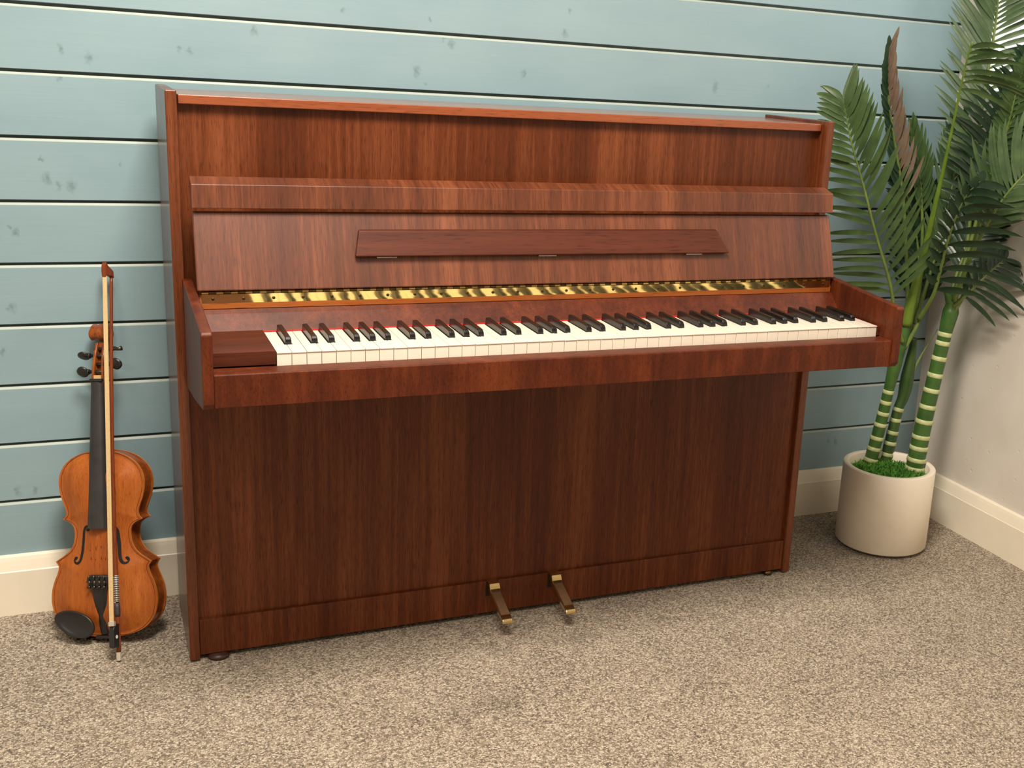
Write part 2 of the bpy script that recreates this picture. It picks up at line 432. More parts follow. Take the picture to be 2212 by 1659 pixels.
m = MB(); m.lathe([(.006, 0), (.0105, .002), (.0115, .006), (.009, .0108)], (1.2905, -.320, 0), 24)
part(m, 'caster', M['brass_dark'], smooth=True)['label'] = 'brass caster under the right end'

# ------------------------------------------------------------------ violin (local frame: u across, v along, n out of the front)
VM = {}
VM['front'] = wood('violin_spruce_varnish', srgb(140, 68, 22), srgb(164, 86, 30), srgb(186, 108, 44), axis='y', fine=160, broad=22, rough=.42, coat=.2, cr=.25)
VM['maple'] = wood('violin_maple_varnish', srgb(104, 46, 14), srgb(136, 68, 24), srgb(164, 92, 38), axis='x', fine=30, broad=40, stretch=.4, rough=.28, coat=.5)
VM['edge'] = plain('violin_edge', srgb(196, 128, 60), .35, var=.06)
VM['ebony'] = plain('ebony', srgb(34, 32, 33), .36, var=.12, scale=90, coat=.1)
VM['ebony_matt'] = plain('worn_ebony', srgb(48, 45, 45), .42, var=.14, scale=40)
VM['black'] = plain('f_hole_black', srgb(14, 8, 6), .8)
VM['metal'] = plain('tuner_metal', srgb(92, 86, 76), .4, 1, var=.1)
VM['pale'] = plain('pale_wood', srgb(206, 168, 112), .5, var=.06)
VM['stain'] = plain('bridge_mark_dark', srgb(96, 40, 16), .5)
u = Vector((0.8705, -0.4824, 0.0971)); v_ = Vector((0.034, 0.2559, 0.9661)); n_ = Vector((-0.4909, -0.8377, 0.2392))
u.normalize(); v_ = (v_ - u * v_.dot(u)).normalized(); n_ = u.cross(v_)
if n_.y > 0: n_ = -n_
VS = 1.0258
violin = thing('violin', 'orange brown violin without strings leaning against the wall left of the piano', 'violin', (-.1435, -.1968, .0129))
violin.rotation_mode = 'QUATERNION'
violin.rotation_quaternion = Matrix((u, v_, n_)).transposed().to_quaternion()
violin.scale = (VS,) * 3
violin['local'] = 1
def arc(pts, k=8):
    return smooth_path([(a, b, 0) for a, b in pts], k * (len(pts) - 1))
lower = arc([(0, 0), (2, 28), (8, 56), (20, 80), (40, 97), (60, 103), (75, 104), (92, 102), (108, 97), (122, 91), (134, 88.5), (144, 94)], 6)
waist = arc([(144.6, 93.5), (149, 86.5), (156, 76), (165, 65.5), (178, 58), (190, 55.5), (201, 55), (210, 57), (217, 62), (222, 70), (224.5, 77.5)], 5)
upper = arc([(225.2, 78), (231, 72.3), (240, 71), (252, 74.5), (265, 79.5), (280, 83), (294, 84), (307, 82.5), (320, 77.5), (332, 68.5), (342, 55), (349.5, 38), (353.5, 20), (355, 0)], 6)
OUT = [(p.x / 1000, p.y / 1000) for p in lower + waist + upper]
# strictly increasing v
o2 = [OUT[0]]
for p in OUT[1:]:
    if p[0] > o2[-1][0] + 1e-5: o2.append(p)
OUT = o2
EDGE = [(h, a) for a, h in OUT] + [(-h, a) for a, h in OUT]
def edge_dist(x, y): return math.sqrt(min((x - a) ** 2 + (y - b) ** 2 for a, b in EDGE))
def arch(x, y):
    d = min(edge_dist(x, y), .05) / .05
    s = d * d * (3 - 2 * d)
    return .0135 * s - .0012 * math.exp(-((d - .12) / .08) ** 2)
def plate(sign, w0, th, shrink=0.0):
    m = MB(); N = 22; rt = []; rb = []
    for a, h in OUT:
        h = max(h - shrink, .0002)
        row = []; rowb = []
        for i in range(N + 1):
            q = math.sin((i / N - .5) * PI); x = q * h
            row.append((x, a, w0 + sign * arch(x, a))); rowb.append((x, a, w0 - sign * th))
        rt.append(row); rb.append(rowb)
    if sign < 0: rt = [r[::-1] for r in rt]; rb = [r[::-1] for r in rb]
    m.grid([r[::-1] for r in rt][::1]); m.grid(rb)
    # rim
    L = [r[0] for r in rt] + [r[-1] for r in rt][::-1]; Lb = [r[0] for r in rb] + [r[-1] for r in rb][::-1]
    m.grid([L, Lb], 1, True)
    return m
m = plate(1, 0, .0035)
front = m.build('front_plate', [VM['front'], VM['edge']], violin, smooth=True)
m = plate(-1, -.0365, .0035)
m.build('back_plate', [VM['maple'], VM['edge']], violin, smooth=True)
m = MB()
rib = [(max(h - .003, .0003), a) for a, h in OUT]; rib = [(h, max(.003, min(.352, a))) for h, a in rib]
loop = rib + [(-h, a) for h, a in rib][::-1]
m.grid([[(x, y, -.0032) for x, y in loop], [(x, y, -.0333) for x, y in loop]], 0, True)
m.build('ribs', VM['maple'], violin, smooth=True)
# purfling line
m = MB()
for s in (-1, 1):
    pts = []
    for a, h in OUT[::2]:
        k = max(h - .0045, .0002); a2 = min(max(a, .0045), .3505)
        pts.append((s * k, a2, arch(s * k, a2) + .0002))
    m.tube(pts, .0005, 5)
m.build('purfling', VM['stain'], front, smooth=True)
# f-holes: curved dark slots following the arch
def fhole(s):
    c = [(.0235, .2035), (.0205, .2060), (.0205, .2100), (.0250, .2125), (.0300, .2090), (.0330, .2010), (.0345, .1860), (.0365, .1640), (.0390, .1500), (.0440, .1430), (.0500, .1430), (.0535, .1475), (.0520, .1520), (.0485, .1530)]
    P = smooth_path([(x, y, 0) for x, y in c], 60)
    m = MB(); rows = []
    for j, p in enumerate(P):
        t = (P[min(j + 1, 60)] - P[max(j - 1, 0)]).normalized(); nn = Vector((-t.y, t.x, 0))
        wd = .0008 + .0022 * math.sin(PI * j / 60) ** 1.3
        r = []
        for k in (-1, -.33, .33, 1):
            q = p + nn * wd * k; r.append((s * q.x, q.y, arch(q.x, q.y) + .0005))
        rows.append(r)
    m.grid(rows)
    m.grid([[(a, b, c - .0012) for a, b, c in r] for r in rows])
    for (cx, cy, rr) in ((.0235, .2062, .0030), (.0497, .1508, .0036)):
        m.loft([[(s * (cx + rr * math.cos(2 * PI * k / 14)), cy + rr * math.sin(2 * PI * k / 14), arch(cx, cy) + dz) for k in range(14)] for dz in (-.0006, .0009)])
    m.build('f_hole', VM['black'], front)
fhole(1); fhole(-1)
m = MB()
for x, y, l in ((-.006, .168, .007), (.004, .172, .004), (-.016, .150, .005), (.004, .150, .006), (-.018, .166, .003), (.012, .149, .005), (-.008, .148, .004)):
    w = .0009
    m.add([(x - w, y, arch(x, y) + .0004), (x + w, y, arch(x, y) + .0004), (x + w * .6, y + l, arch(x, y + l) + .0004), (x - w * .6, y + l, arch(x, y + l) + .0004)], [(0, 1, 2, 3)])
m.build('bridge_marks', VM['stain'], front)
# neck and fingerboard
m = MB()
rows = []
for y, w, top, dep in ((.338, .0150, .0095, .030), (.352, .0145, .0100, .026), (.366, .0138, .0100, .018), (.385, .0132, .0090, .0165), (.430, .0124, .0075, .0155), (.470, .0120, .0060, .0155), (.487, .0122, .0055, .0180)):
    rows.append([(w * math.cos(PI + PI * k / 12), y, top + dep * math.sin(PI + PI * k / 12)) for k in range(13)])
m.loft(rows); m.build('neck', VM['maple'], violin, smooth=True)
m = MB(); rows = []
for j in range(9):
    t = j / 8; y = .209 + .277 * t; w = .0212 - .0090 * t; z = .0252 - .0145 * t
    top = [(w * math.sin(a), y, z - (w * 1.25) * (1 - math.cos(a)) * .9) for a in [(-1 + 2 * k / 10) * 1.0 for k in range(11)]]
    x1 = top[-1][0]; sw = w / x1
    top = [(p[0] * sw, p[1], p[2]) for p in top]
    rows.append(top + [(w, y, top[-1][2] - .0045), (-w, y, top[0][2] - .0045)])
m.loft(rows); m.build('fingerboard', VM['ebony_matt'], violin, bevel=.0006)
m = MB(); m.box(-.0118, .0118, .486, .4915, .0035, .0118); m.build('nut', VM['ebony'], violin, bevel=.001)
# pegbox: floor, two cheeks, scroll
m = MB()
cb = smooth_path([(.4905, -.004, 0), (.515, -.0062, 0), (.540, -.0105, 0), (.560, -.0165, 0)], 16)
for s in (-1, 1):
    rows = []
    for j, p in enumerate(cb):
        t = j / 16; w = .0122 - .0032 * t; th = .0048; hh = .0085 - .001 * t; bb = .0125 - .002 * t
        rows.append([(s * w, p.x, p.y + hh), (s * (w - th), p.x, p.y + hh), (s * (w - th), p.x, p.y - bb), (s * w, p.x, p.y - bb)])
    m.loft(rows)
rows = []
for j, p in enumerate(cb):
    t = j / 16; w = .0118 - .0032 * t
    rows.append([(-w, p.x, p.y - .006), (w, p.x, p.y - .006), (w * .8, p.x, p.y - .0135 + .002 * t), (-w * .8, p.x, p.y - .0135 + .002 * t)])
m.loft(rows)
pb = m.build('pegbox', VM['maple'], violin, bevel=.0012)
m = MB(); m.box(-.0072, .0072, .4915, .498, -.006, .004); m.build('nut_block', VM['pale'], pb)
m = MB(); rows = []
cy, cz = .5765, -.0135
NT_ = 64
for j in range(NT_ + 1):
    t = j / NT_; ang = -2.15 + t * 4.3 * PI * .82     # winds from the pegbox over the top and in
    r = .0235 * (1 - t) ** 1.15 + .0035
    wd = .0075 + .0145 * t ** .8
    th = .0075 * (1 - t) + .0028
    d = Vector((0, -math.cos(ang) * -1, 0))
    cyj = cy + r * math.sin(ang + .5); czj = cz - r * math.cos(ang + .5)
    oy, oz = math.sin(ang + .5), -math.cos(ang + .5)
    o_ = (cyj, czj); i_ = (cyj - oy * th, czj - oz * th)
    rows.append([(-wd, o_[0], o_[1]), (-wd * .45, o_[0] - oy * th * .22, o_[1] - oz * th * .22), (0, o_[0], o_[1]), (wd * .45, o_[0] - oy * th * .22, o_[1] - oz * th * .22), (wd, o_[0], o_[1]), (wd, i_[0], i_[1]), (-wd, i_[0], i_[1])])
m.loft(rows)
m.tube([(-.0195, cy, cz), (.0195, cy, cz)], .0100, 20)
m.build('scroll', VM['maple'], violin, smooth=False, bevel=.0006)
# pegs
def peg(y, side, z, turn, broken=False):
    m = MB(); s = side
    m.tube([(-s * .013, y, z), (s * .020, y, z)], [.0030, .0037], 12)
    m.tube([(s * .0195, y, z), (s * .0215, y, z)], [.0052, .0052], 14)
    if broken:
        m.tube([(s * .0215, y, z), (s * .027, y + .001, z), (s * .033, y - .0005, z), (s * .040, y + .001, z)], [.0044, .0040, .0030, .0046], 10, 1)
    else:
        rows = []
        for t in range(9):
            a = t / 8; x = s * (.0215 + .0215 * a); hw = .0030 + .0088 * math.sin(PI * min(1, a * .93 + .05)) ** .75
            ff = .0030 + .0012 * math.sin(PI * a) - .0012 * (a > .95)
            rows.append([(x, y + hw * math.cos(2 * PI * k / 14) * math.cos(turn) - ff * math.sin(2 * PI * k / 14) * math.sin(turn), z + hw * math.cos(2 * PI * k / 14) * math.sin(turn) + ff * math.sin(2 * PI * k / 14) * math.cos(turn)) for k in range(14)])
        m.loft(rows)
    o = m.build('peg', [VM['ebony'], VM['metal']], violin, smooth=True)
    if broken: o['label'] = 'broken peg with a pale stub'
peg(.5045, -1, -.003, .5); peg(.5350, -1, -.008, .9); peg(.5190, 1, -.006, .3); peg(.5475, 1, -.012, .2, True)
# tailpiece
m = MB(); rows = []
TP = [(.122, .0150, .0235), (.119, .0215, .0245), (.112, .0222, .0245), (.106, .0205, .0240), (.098, .0172, .0228), (.085, .0140, .0210), (.060, .0112, .0172), (.030, .0095, .0110), (.012, .0085, .0062), (.006, .0070, .0050)]
for y, w, z in TP:
    rows.append([(w * q, y, z - .0045 * q * q) for q in (-1, -.6, -.2, .2, .6, 1)] + [(w * .9, y, z - .0085), (-w * .9, y, z - .0085)])
m.loft(rows); tp = m.build('tailpiece', VM['ebony'], violin, bevel=.0008)
m = MB()
m.box(-.0212, .0212, .1085, .1105, .0215, .0252)
tb = m.build('saddle_bar', VM['metal'], tp, bevel=.0004)
for x in (-.0150, -.0052, .0046, .0142):
    m = MB(); m.tube([(x, .112, .0232), (x + .0008, .1175, .0272), (x + .0006, .1225, .0262)], [.0012, .0016, .0012], 8)
    m.tube([(x, .1000, .0232), (x, .1000, .0276)], [.0028, .0028], 10); m.tube([(x, .099, .0236), (x, .112, .0248)], [.0014, .0014], 8)
    m.build('fine_tuner', VM['metal'], tp, smooth=True)
m = MB(); m.tube([(0, .004, -.016), (0, -.006, -.016), (0, -.011, -.016)], [.0045, .0062, .0040], 14); m.build('end_button', VM['ebony'], violin, smooth=True)
m = MB(); m.box(-.016, .016, -.002, .004, -.002, .0058); m.build('saddle', VM['ebony'], violin, bevel=.001)
# chin rest: a dished oval plate
m = MB(); rings = []
ccx, ccy = -.0475, .0300; ca = math.radians(-21)
for r, z in ((.05, .0175), (.45, .0185), (.78, .0212), (.94, .0240), (1.0, .0236), (1.0, .0195), (.8, .0150), (.05, .0120)):
    ring = []
    for k in range(40):
        a = 2 * PI * k / 40; px, py = .0400 * r * math.cos(a), .0235 * r * math.sin(a) * (1 + .1 * math.cos(a))
        ring.append((ccx + px * math.cos(ca) - py * math.sin(ca), ccy + px * math.sin(ca) + py * math.cos(ca), z))
    rings.append(ring)
m.loft(rings)
cr = m.build('chin_rest', VM['ebony'], violin, smooth=True)
m = MB()
for x in (-.052, -.034): m.tube([(x, .004, .012), (x, -.003, .010), (x, -.003, -.043), (x, .010, -.043)], .0022, 8)
m.build('clamp', VM['metal'], cr, smooth=True)

# ------------------------------------------------------------------ bow
B0 = Vector((-.1225, -.281, .0025)); B1 = Vector((-.0916, -.0185, .7115))
BL = (B1 - B0).length
ba = (B1 - B0).normalized()
be = Vector((-math.cos(math.radians(56)), -math.sin(math.radians(56)), 0)); be = (be - ba * be.dot(ba)).normalized()
bs = be.cross(ba)
bow = thing('violin_bow', 'brown violin bow standing upright in front of the violin', 'bow', B0)
bow.rotation_mode = 'QUATERNION'; bow.rotation_quaternion = Matrix((be, ba, bs)).transposed().to_quaternion(); bow['local'] = 1
VM['pernambuco'] = wood('bow_stick_wood', srgb(96, 44, 22), srgb(124, 60, 32), srgb(150, 80, 46), axis='y', fine=120, rough=.28)
VM['hair'] = wood('bow_hair', srgb(196, 166, 116), srgb(216, 188, 140), srgb(230, 206, 164), axis='y', fine=600, rough=.5, coat=0)
VM['silver'] = plain('bow_silver', srgb(222, 214, 200), .3, .6, var=.03)
VM['leather'] = plain('grip_leather', srgb(58, 54, 54), .55, var=.12, scale=120)
VM['pearl'] = plain('pearl_eye', srgb(230, 226, 216), .2, var=.03)
def bx(y): # camber of the stick towards the hair
    t = (y - .03) / (BL - .05); return .0075 * math.sin(PI * min(max(t, 0), 1))
m = MB(); ys = [.016 + (BL - .030) * j / 40 for j in range(41)]
m.tube([(bx(y), y, 0) for y in ys], [.0043 - .0013 * (y / BL) for y in ys], 14)
m.build('stick', VM['pernambuco'], bow, smooth=True)
m = MB(); m.tube([(0, 0, 0), (0, .0155, 0)], [.0046, .0046], 8); m.tube([(0, .005, 0), (0, .0105, 0)], [.0049, .0049], 8); m.build('screw_button', VM['silver'], bow)
hd = .0215
m = MB(); prof = [(-.0030, BL - .024), (.004, BL - .021), (.012, BL - .0215), (hd, BL - .0225), (hd + .0012, BL - .014), (hd + .0008, BL - .004), (hd - .002, BL + .003), (.014, BL - .002), (.006, BL - .006), (-.0015, BL - .010)]
m.prism(prof, -.0048, .0048, 'z'); m.build('head', VM['pernambuco'], bow, bevel=.0018)
m = MB(); m.prism([(hd + .0006, BL - .0235), (hd + .0020, BL - .014), (hd + .0016, BL - .003), (hd - .0012, BL + .0042), (hd - .0022, BL + .003), (hd - .0002, BL - .004), (hd + .0004, BL - .014)], -.0046, .0046, 'z'); m.build('tip_plate', VM['pernambuco'], bow)
m = MB(); m.box(.0195, .0205, .072, BL - .0225, -.0045, .0045); m.build('hair', VM['hair'], bow)['label'] = 'pale horsehair ribbon'
m = MB(); m.prism([(.0042, .026), (.0042, .070), (.0125, .070), (.0190, .0655), (.0215, .060), (.0218, .0285), (.019, .026)], -.0052, .0052, 'z'); fg = m.build('frog', VM['ebony'], bow, bevel=.0012)
for s in (-1, 1):
    m = MB(); m.loft([[(.0125 + r * math.cos(2 * PI * k / 18), .046 + r * math.sin(2 * PI * k / 18), s * z) for k in range(18)] for r, z in ((.0034, .0050), (.0034, .0055))]); m.build('eye', VM['pearl'], fg)
m = MB(); m.box(.0150, .0222, .0665, .0755, -.0057, .0057); m.build('ferrule', VM['silver'], fg, bevel=.0012)
m = MB(); m.tube([(bx(y), y, 0) for y in (.083, .09, .100, .108)], [.0050, .0056, .0056, .0050], 14); m.build('thumb_grip', VM['leather'], bow, smooth=True)
m = MB()
pts = []; turns = 15; y0, y1 = .109, .160
m.tube([(bx(y0 + (y1 - y0) * t / 120) + .0044 * math.cos(2 * PI * turns * t / 120 * 1.0), y0 + (y1 - y0) * t / 120, .0044 * math.sin(2 * PI * turns * t / 120)) for t in range(121)], .0009, 6)
m.tube([(bx(y), y, 0) for y in (y0, (y0 + y1) / 2, y1)], .0044, 14, 1)
m.build('winding', [VM['silver'], VM['leather']], bow, smooth=True)

# ------------------------------------------------------------------ potted palm
PC = (1.683, -.238); PR = .1162; PH = .2151
palm = thing('potted_palm', 'tall artificial palm in a round cream pot in the corner right of the piano', 'plant', (PC[0], PC[1], 0))
PM = {}
def leafmat(name, a, b, rough=.42, back=None):
    m = NT(name)
    f = m.noise(m.coord((22, 22, 22)), 1, 3, .6)
    c = m.ramp(f, [(.3, a), (.7, b)])
    m.set(Base_Color=c, Roughness=rough, Specular_IOR_Level=.45)
    return m.mat
PM['leaf'] = leafmat('palm_leaf_green', srgb(48, 72, 36), srgb(74, 100, 54))
PM['leaf_dark'] = leafmat('palm_leaf_deep_green', srgb(24, 46, 30), srgb(40, 66, 42), .32)
PM['leaf_brown'] = leafmat('palm_leaf_brown_back', srgb(98, 80, 64), srgb(124, 104, 86), .6)
PM['leaf_grey'] = leafmat('palm_leaf_grey_green', srgb(58, 82, 50), srgb(86, 110, 72))
PM['rachis'] = leafmat('palm_rachis', srgb(84, 104, 48), srgb(116, 134, 66))
PM['spear'] = leafmat('palm_spear_green', srgb(84, 112, 34), srgb(112, 138, 48), .35)
PM['stem'] = leafmat('palm_stem_green', srgb(50, 84, 34), srgb(72, 108, 46), .4)
PM['stem_dark'] = leafmat('palm_stem_dark', srgb(44, 72, 34), srgb(66, 92, 44), .4)
PM['ring'] = plain('palm_ring_cream', srgb(190, 196, 142), .5, var=.1, scale=90)
PM['moss'] = leafmat('moss', srgb(48, 104, 30), srgb(104, 164, 58), .8)
PM['pot'] = plain('cream_fibre_pot', srgb(246, 234, 215), .5, var=.012, scale=30)
PM['pot_base'] = plain('pot_foot', srgb(120, 108, 90), .7)
m = MB(); m.lathe([(PR - .012, .0075), (PR - .002, .0095), (PR, .012), (PR, PH - .002), (PR - .002, PH), (PR - .014, PH), (PR - .016, PH - .002), (PR - .016, PH - .05), (.02, PH - .05)], (PC[0], PC[1], 0), 96)
pot = m.build('pot', PM['pot'], palm, smooth=True)
e = pot.modifiers.new('split', 'EDGE_SPLIT'); e.split_angle = math.radians(50)
m = MB(); m.lathe([(PR - .020, 0), (PR - .018, .0075)], (PC[0], PC[1], 0), 64); m.build('pot_foot', PM['pot_base'], palm)
# moss: bumpy cushion with tufts
m = MB(); rr = PR - .0165; rows = []
for j in range(13):
    r = rr * (1 - j / 12) + .0005
    rows.append([(PC[0] + r * math.cos(2 * PI * k / 48), PC[1] + r * math.sin(2 * PI * k / 48), PH - .026 + .006 * (1 - (r / rr) ** 2) + random.uniform(-.003, .003)) for k in range(48)])
m.loft(rows)
for q in range(1500):
    a = random.uniform(0, 2 * PI); r = rr * math.sqrt(random.random()) * .985
    x, y = PC[0] + r * math.cos(a), PC[1] + r * math.sin(a); z = PH - .027 + .006 * (1 - (r / rr) ** 2)
    dx, dy = random.uniform(-.008, .008), random.uniform(-.008, .008); hh = random.uniform(.006, .014); w = random.uniform(.0012, .0025)
    if math.hypot(x + dx - PC[0], y + dy - PC[1]) > rr * .99: continue
    b = random.uniform(0, PI); cx, sx = math.cos(b) * w, math.sin(b) * w
    m.add([(x - cx, y - sx, z), (x + cx, y + sx, z), (x + dx * .6 + cx * .8, y + dy * .6 + sx * .8, z + hh * .7), (x + dx, y + dy, z + hh), (x + dx * .6 - cx * .8, y + dy * .6 - sx * .8, z + hh * .7)], [(0, 1, 2, 3, 4)])
ms = m.build('moss', PM['moss'], palm); ms['kind'] = 'stuff'; ms['label'] = 'bright green moss filling the pot'
# stems with cream rings
stemL = [(1.6763, -0.165, 0.1873), (1.6801, -0.165, 0.2023), (1.6977, -0.165, 0.2972), (1.7077, -0.168, 0.3861), (1.7112, -0.17, 0.4222), (1.7199, -0.172, 0.4921), (1.7301, -0.175, 0.565)]
stemM = [(1.7383, -0.152, 0.1827), (1.7434, -0.15, 0.2031), (1.7522, -0.15, 0.2671), (1.761, -0.15, 0.3297), (1.7721, -0.152, 0.368), (1.7751, -0.155, 0.4358), (1.7762, -0.16, 0.5234)]
stemR = [(1.7576, -0.245, 0.1817), (1.7601, -0.245, 0.1942), (1.7716, -0.245, 0.3251), (1.787, -0.245, 0.4464), (1.8008, -0.245, 0.5518), (1.8102, -0.245, 0.6192), (1.7998, -0.245, 0.645), (1.7832, -0.245, 0.6669)]
ringL = [0.3861, 0.3574, 0.3275, 0.2972, 0.261, 0.2326, 0.2023]
ringM = [0.3297, 0.3009, 0.2671, 0.2382, 0.2075]
ringR = [0.5518, 0.5292, 0.4898, 0.4464, 0.4069, 0.3638, 0.3251, 0.2845, 0.2547, 0.2232, 0.1990]
def at_z(pts, z):
    for a, b in zip(pts, pts[1:]):
        if a[2] <= z <= b[2]:
            t = (z - a[2]) / (b[2] - a[2]); return Vector(a).lerp(Vector(b), t)
    return Vector(pts[0])
def stem(pts, rings, rad, mat, ringw):
    P = smooth_path(pts, 90); R = []
    zr = sorted(rings)
    for p in P:
        r = rad(p.z)
        up = [z for z in zr if z >= p.z]
        if up and len([z for z in zr if z <= p.z]):      # each segment flares towards the ring above it
            lo = max(z for z in zr if z <= p.z); hi = min(up)
            t = (p.z - lo) / max(hi - lo, 1e-6); r *= .96 + .08 * t
        R.append(r)
    m = MB(); m.tube(P, R, 18)
    o = m.build('stem', mat, palm, smooth=True)
    for z in zr:
        rad_ = rad(z); a = at_z(pts, z - ringw / 2); b = at_z(pts, z + ringw / 2)
        m = MB(); c = (a + b) / 2
        m.tube([a, a.lerp(b, .1), a.lerp(b, .9), b], [rad_ * 1.02, rad_ * 1.085, rad_ * 1.06, rad_ * 1.0], 18)
        m.build('ring', PM['ring'], o, smooth=True)['label'] = 'cream ring round the green stem'
lin = lambda z, z0, r0, z1, r1: r0 + (r1 - r0) * min(max((z - z0) / (z1 - z0), 0), 1)
stem(stemL, ringL, lambda z: lin(z, .19, .0178, .40, .0136) if z < .40 else lin(z, .40, .0140, .46, .0175), PM['stem'], .0100)
stem(stemM, ringM, lambda z: lin(z, .19, .0168, .33, .0134) if z < .345 else (lin(z, .345, .0138, .39, .0175) if z < .42 else lin(z, .42, .0175, .523, .0075)), PM['stem_dark'], .0100)
stem(stemR, ringR, lambda z: lin(z, .19, .0240, .55, .0168) if z < .56 else (lin(z, .56, .0172, .605, .0205) if z < .61 else lin(z, .61, .0205, .667, .0060)), PM['stem'], .0115)

CAMP = Vector((-0.12992, -2.4582, 1.13898))
def frond(pts, leaves, mats, facing=(-.64, -.76, .12), n=22, t0=.3, side=(1, 1), length=.12, width=.0115, ang=(50, 50), bend=(.5, -.4), lp=None, rr=(.006, .0015), rmat='rachis', jit=.12, droop=.0, label=None, sides=(1, -1), fold=.25):
    """one palm frond: a rachis with two rows of folded, curved leaflets"""
    P = smooth_path(pts, 60); f = Vector(facing).normalized()
    m = MB()
    for k in range(n):
        for sgn in sides:
            t = t0 + (1 - t0) * (k + (.0 if sgn > 0 else .45)) / n
            if t > .995: continue
            i = min(int(t * 60), 59); p = P[i].lerp(P[i + 1], t * 60 - i)
            T_ = (P[min(i + 2, 60)] - P[max(i - 2, 0)]).normalized()
            S_ = T_.cross(f).normalized() * sgn; F_ = S_.cross(T_) * sgn
            q = (t - t0) / (1 - t0); j = 0 if sgn > 0 else 1
            L = length * side[j] * ((lp(q) if lp else (.62 + .38 * math.sin(PI * min(1, q * 1.1 + .12))) * (1 - .35 * q ** 3))) * random.uniform(1 - jit, 1 + jit * .6)
            a0 = math.radians(ang[j] * (1 - .45 * q) * random.uniform(.9, 1.1))
            bd = bend[j] * random.uniform(.6, 1.3)
            fw = random.uniform(-.10, .25)
            pos = p + F_ * 0.001; rows = []; N = 9; wob = random.uniform(-.3, .3)
            mi = leaves[j] if isinstance(leaves, (tuple, list)) else leaves
            for s in range(N + 1):
                r = s / N; a = a0 - bd * r
                d = (T_ * math.cos(a) + S_ * math.sin(a) + F_ * (fw * (1 - 1.6 * r)) + Vector((0, 0, -1)) * droop * r * r).normalized()
                wv = d.cross(F_ + S_ * .15 * wob).normalized()
                w = width * .5 * (.25 + .75 * min(1, r * 4)) * max(0.0, 1 - r ** 3.2) ** .8 + .0002
                nn = wv.cross(d).normalized()
                row = [pos - wv * w + nn * w * fold, pos, pos + wv * w + nn * w * fold]
                rows.append([(min(max(c.x, 1.354), XR - .006), min(c.y, -.006), c.z) for c in row])
                pos = pos + d * (L / N)
            m.grid(rows, mi)
    o = m.build('frond', mats, palm, smooth=True)
    if label: o['label'] = label
    m = MB(); m.tube([(min(p.x, XR - .008), min(p.y, -.008), p.z) for p in P], [rr[1] + (rr[0] - rr[1]) * (1 - j / 60) ** (1.2 if rr[0] < .01 else 2.6) for j in range(61)], 8)
    m.build('rachis', PM[rmat], o, smooth=True)
    return o
G, D, BR, GY, SP = PM['leaf'], PM['leaf_dark'], PM['leaf_brown'], PM['leaf_grey'], PM['spear']
f1 = [(1.7164, -0.19, 0.5209), (1.6776, -0.2, 0.5843), (1.6374, -0.21, 0.6807), (1.5809, -0.21, 0.7947), (1.5337, -0.2, 0.9142), (1.495, -0.19, 1.0091), (1.4742, -0.18, 1.0815), (1.4691, -0.17, 1.1143)]
f2 = [(1.7575, -0.15, 0.5707), (1.744, -0.13, 0.7231), (1.7235, -0.11, 0.8842), (1.6929, -0.1, 0.9968), (1.6556, -0.1, 1.1069), (1.6418, -0.1, 1.1827), (1.6405, -0.1, 1.2386)]
f3 = [(1.7925, -0.14, 0.616), (1.7949, -0.12, 0.7686), (1.7817, -0.11, 0.8849), (1.7608, -0.1, 0.9759), (1.7305, -0.1, 1.0601)]
f4 = [(1.726, -0.18, 0.5663), (1.7245, -0.2, 0.6536), (1.7258, -0.22, 0.773), (1.7187, -0.25, 0.9118), (1.7061, -0.28, 1.0228), (1.6912, -0.31, 1.1239), (1.6731, -0.34, 1.1904), (1.6581, -0.37, 1.2495)]
f5 = [(1.8131, -0.25, 0.6378), (1.8467, -0.23, 0.7389), (1.8604, -0.21, 0.8863), (1.8609, -0.2, 1.0325), (1.8713, -0.19, 1.1543), (1.8851, -0.18, 1.2639), (1.8838, -0.18, 1.3497), (1.8745, -0.18, 1.4228), (1.856, -.19, 1.54), (1.83, -.20, 1.65)]
f6 = [(1.7926, -0.27, 0.6424), (1.7722, -0.33, 0.7567), (1.7668, -0.37, 0.8293), (1.767, -0.41, 0.8992), (1.7899, -0.44, 0.9607), (1.8245, -0.46, 1.0049), (1.8906, -0.47, 1.0438)]
f7 = [(1.7502, -0.2, 0.5818), (1.7425, -0.25, 0.6514), (1.7291, -0.28, 0.7148), (1.7049, -0.32, 0.789), (1.687, -0.36, 0.8601), (1.6769, -0.4, 0.918), (1.6907, -0.43, 0.9578)]
f8 = [(1.8051, -0.255, 0.626), (1.83, -0.28, 0.665), (1.858, -0.295, 0.705), (1.888, -0.30, 0.735), (1.915, -0.30, 0.755)]
f9 = [(1.7622, -0.17, 0.5628), (1.8009, -0.15, 0.6541), (1.8397, -0.13, 0.7461), (1.8626, -0.12, 0.8399), (1.8779, -0.11, 0.9332), (1.8847, -0.1, 1.0141), (1.8809, -0.1, 1.0716)]
f10 = [(1.8119, -0.245, 0.6355), (1.8488, -0.235, 0.7627), (1.871, -0.235, 0.8923), (1.8876, -0.245, 1.0036), (1.901, -0.27, 1.09), (1.907, -0.29, 1.165), (1.908, -0.30, 1.222)]
f11 = [(1.7721, -0.15, 0.5335), (1.7966, -0.12, 0.6241), (1.8085, -0.1, 0.7173), (1.8241, -0.09, 0.8119), (1.8321, -0.08, 0.9056)]
f12 = [(1.8043, -0.26, 0.6401), (1.8023, -0.3, 0.7739), (1.7955, -0.34, 0.934), (1.7932, -0.37, 1.0641), (1.7802, -0.4, 1.1678), (1.7884, -0.42, 1.2387)]
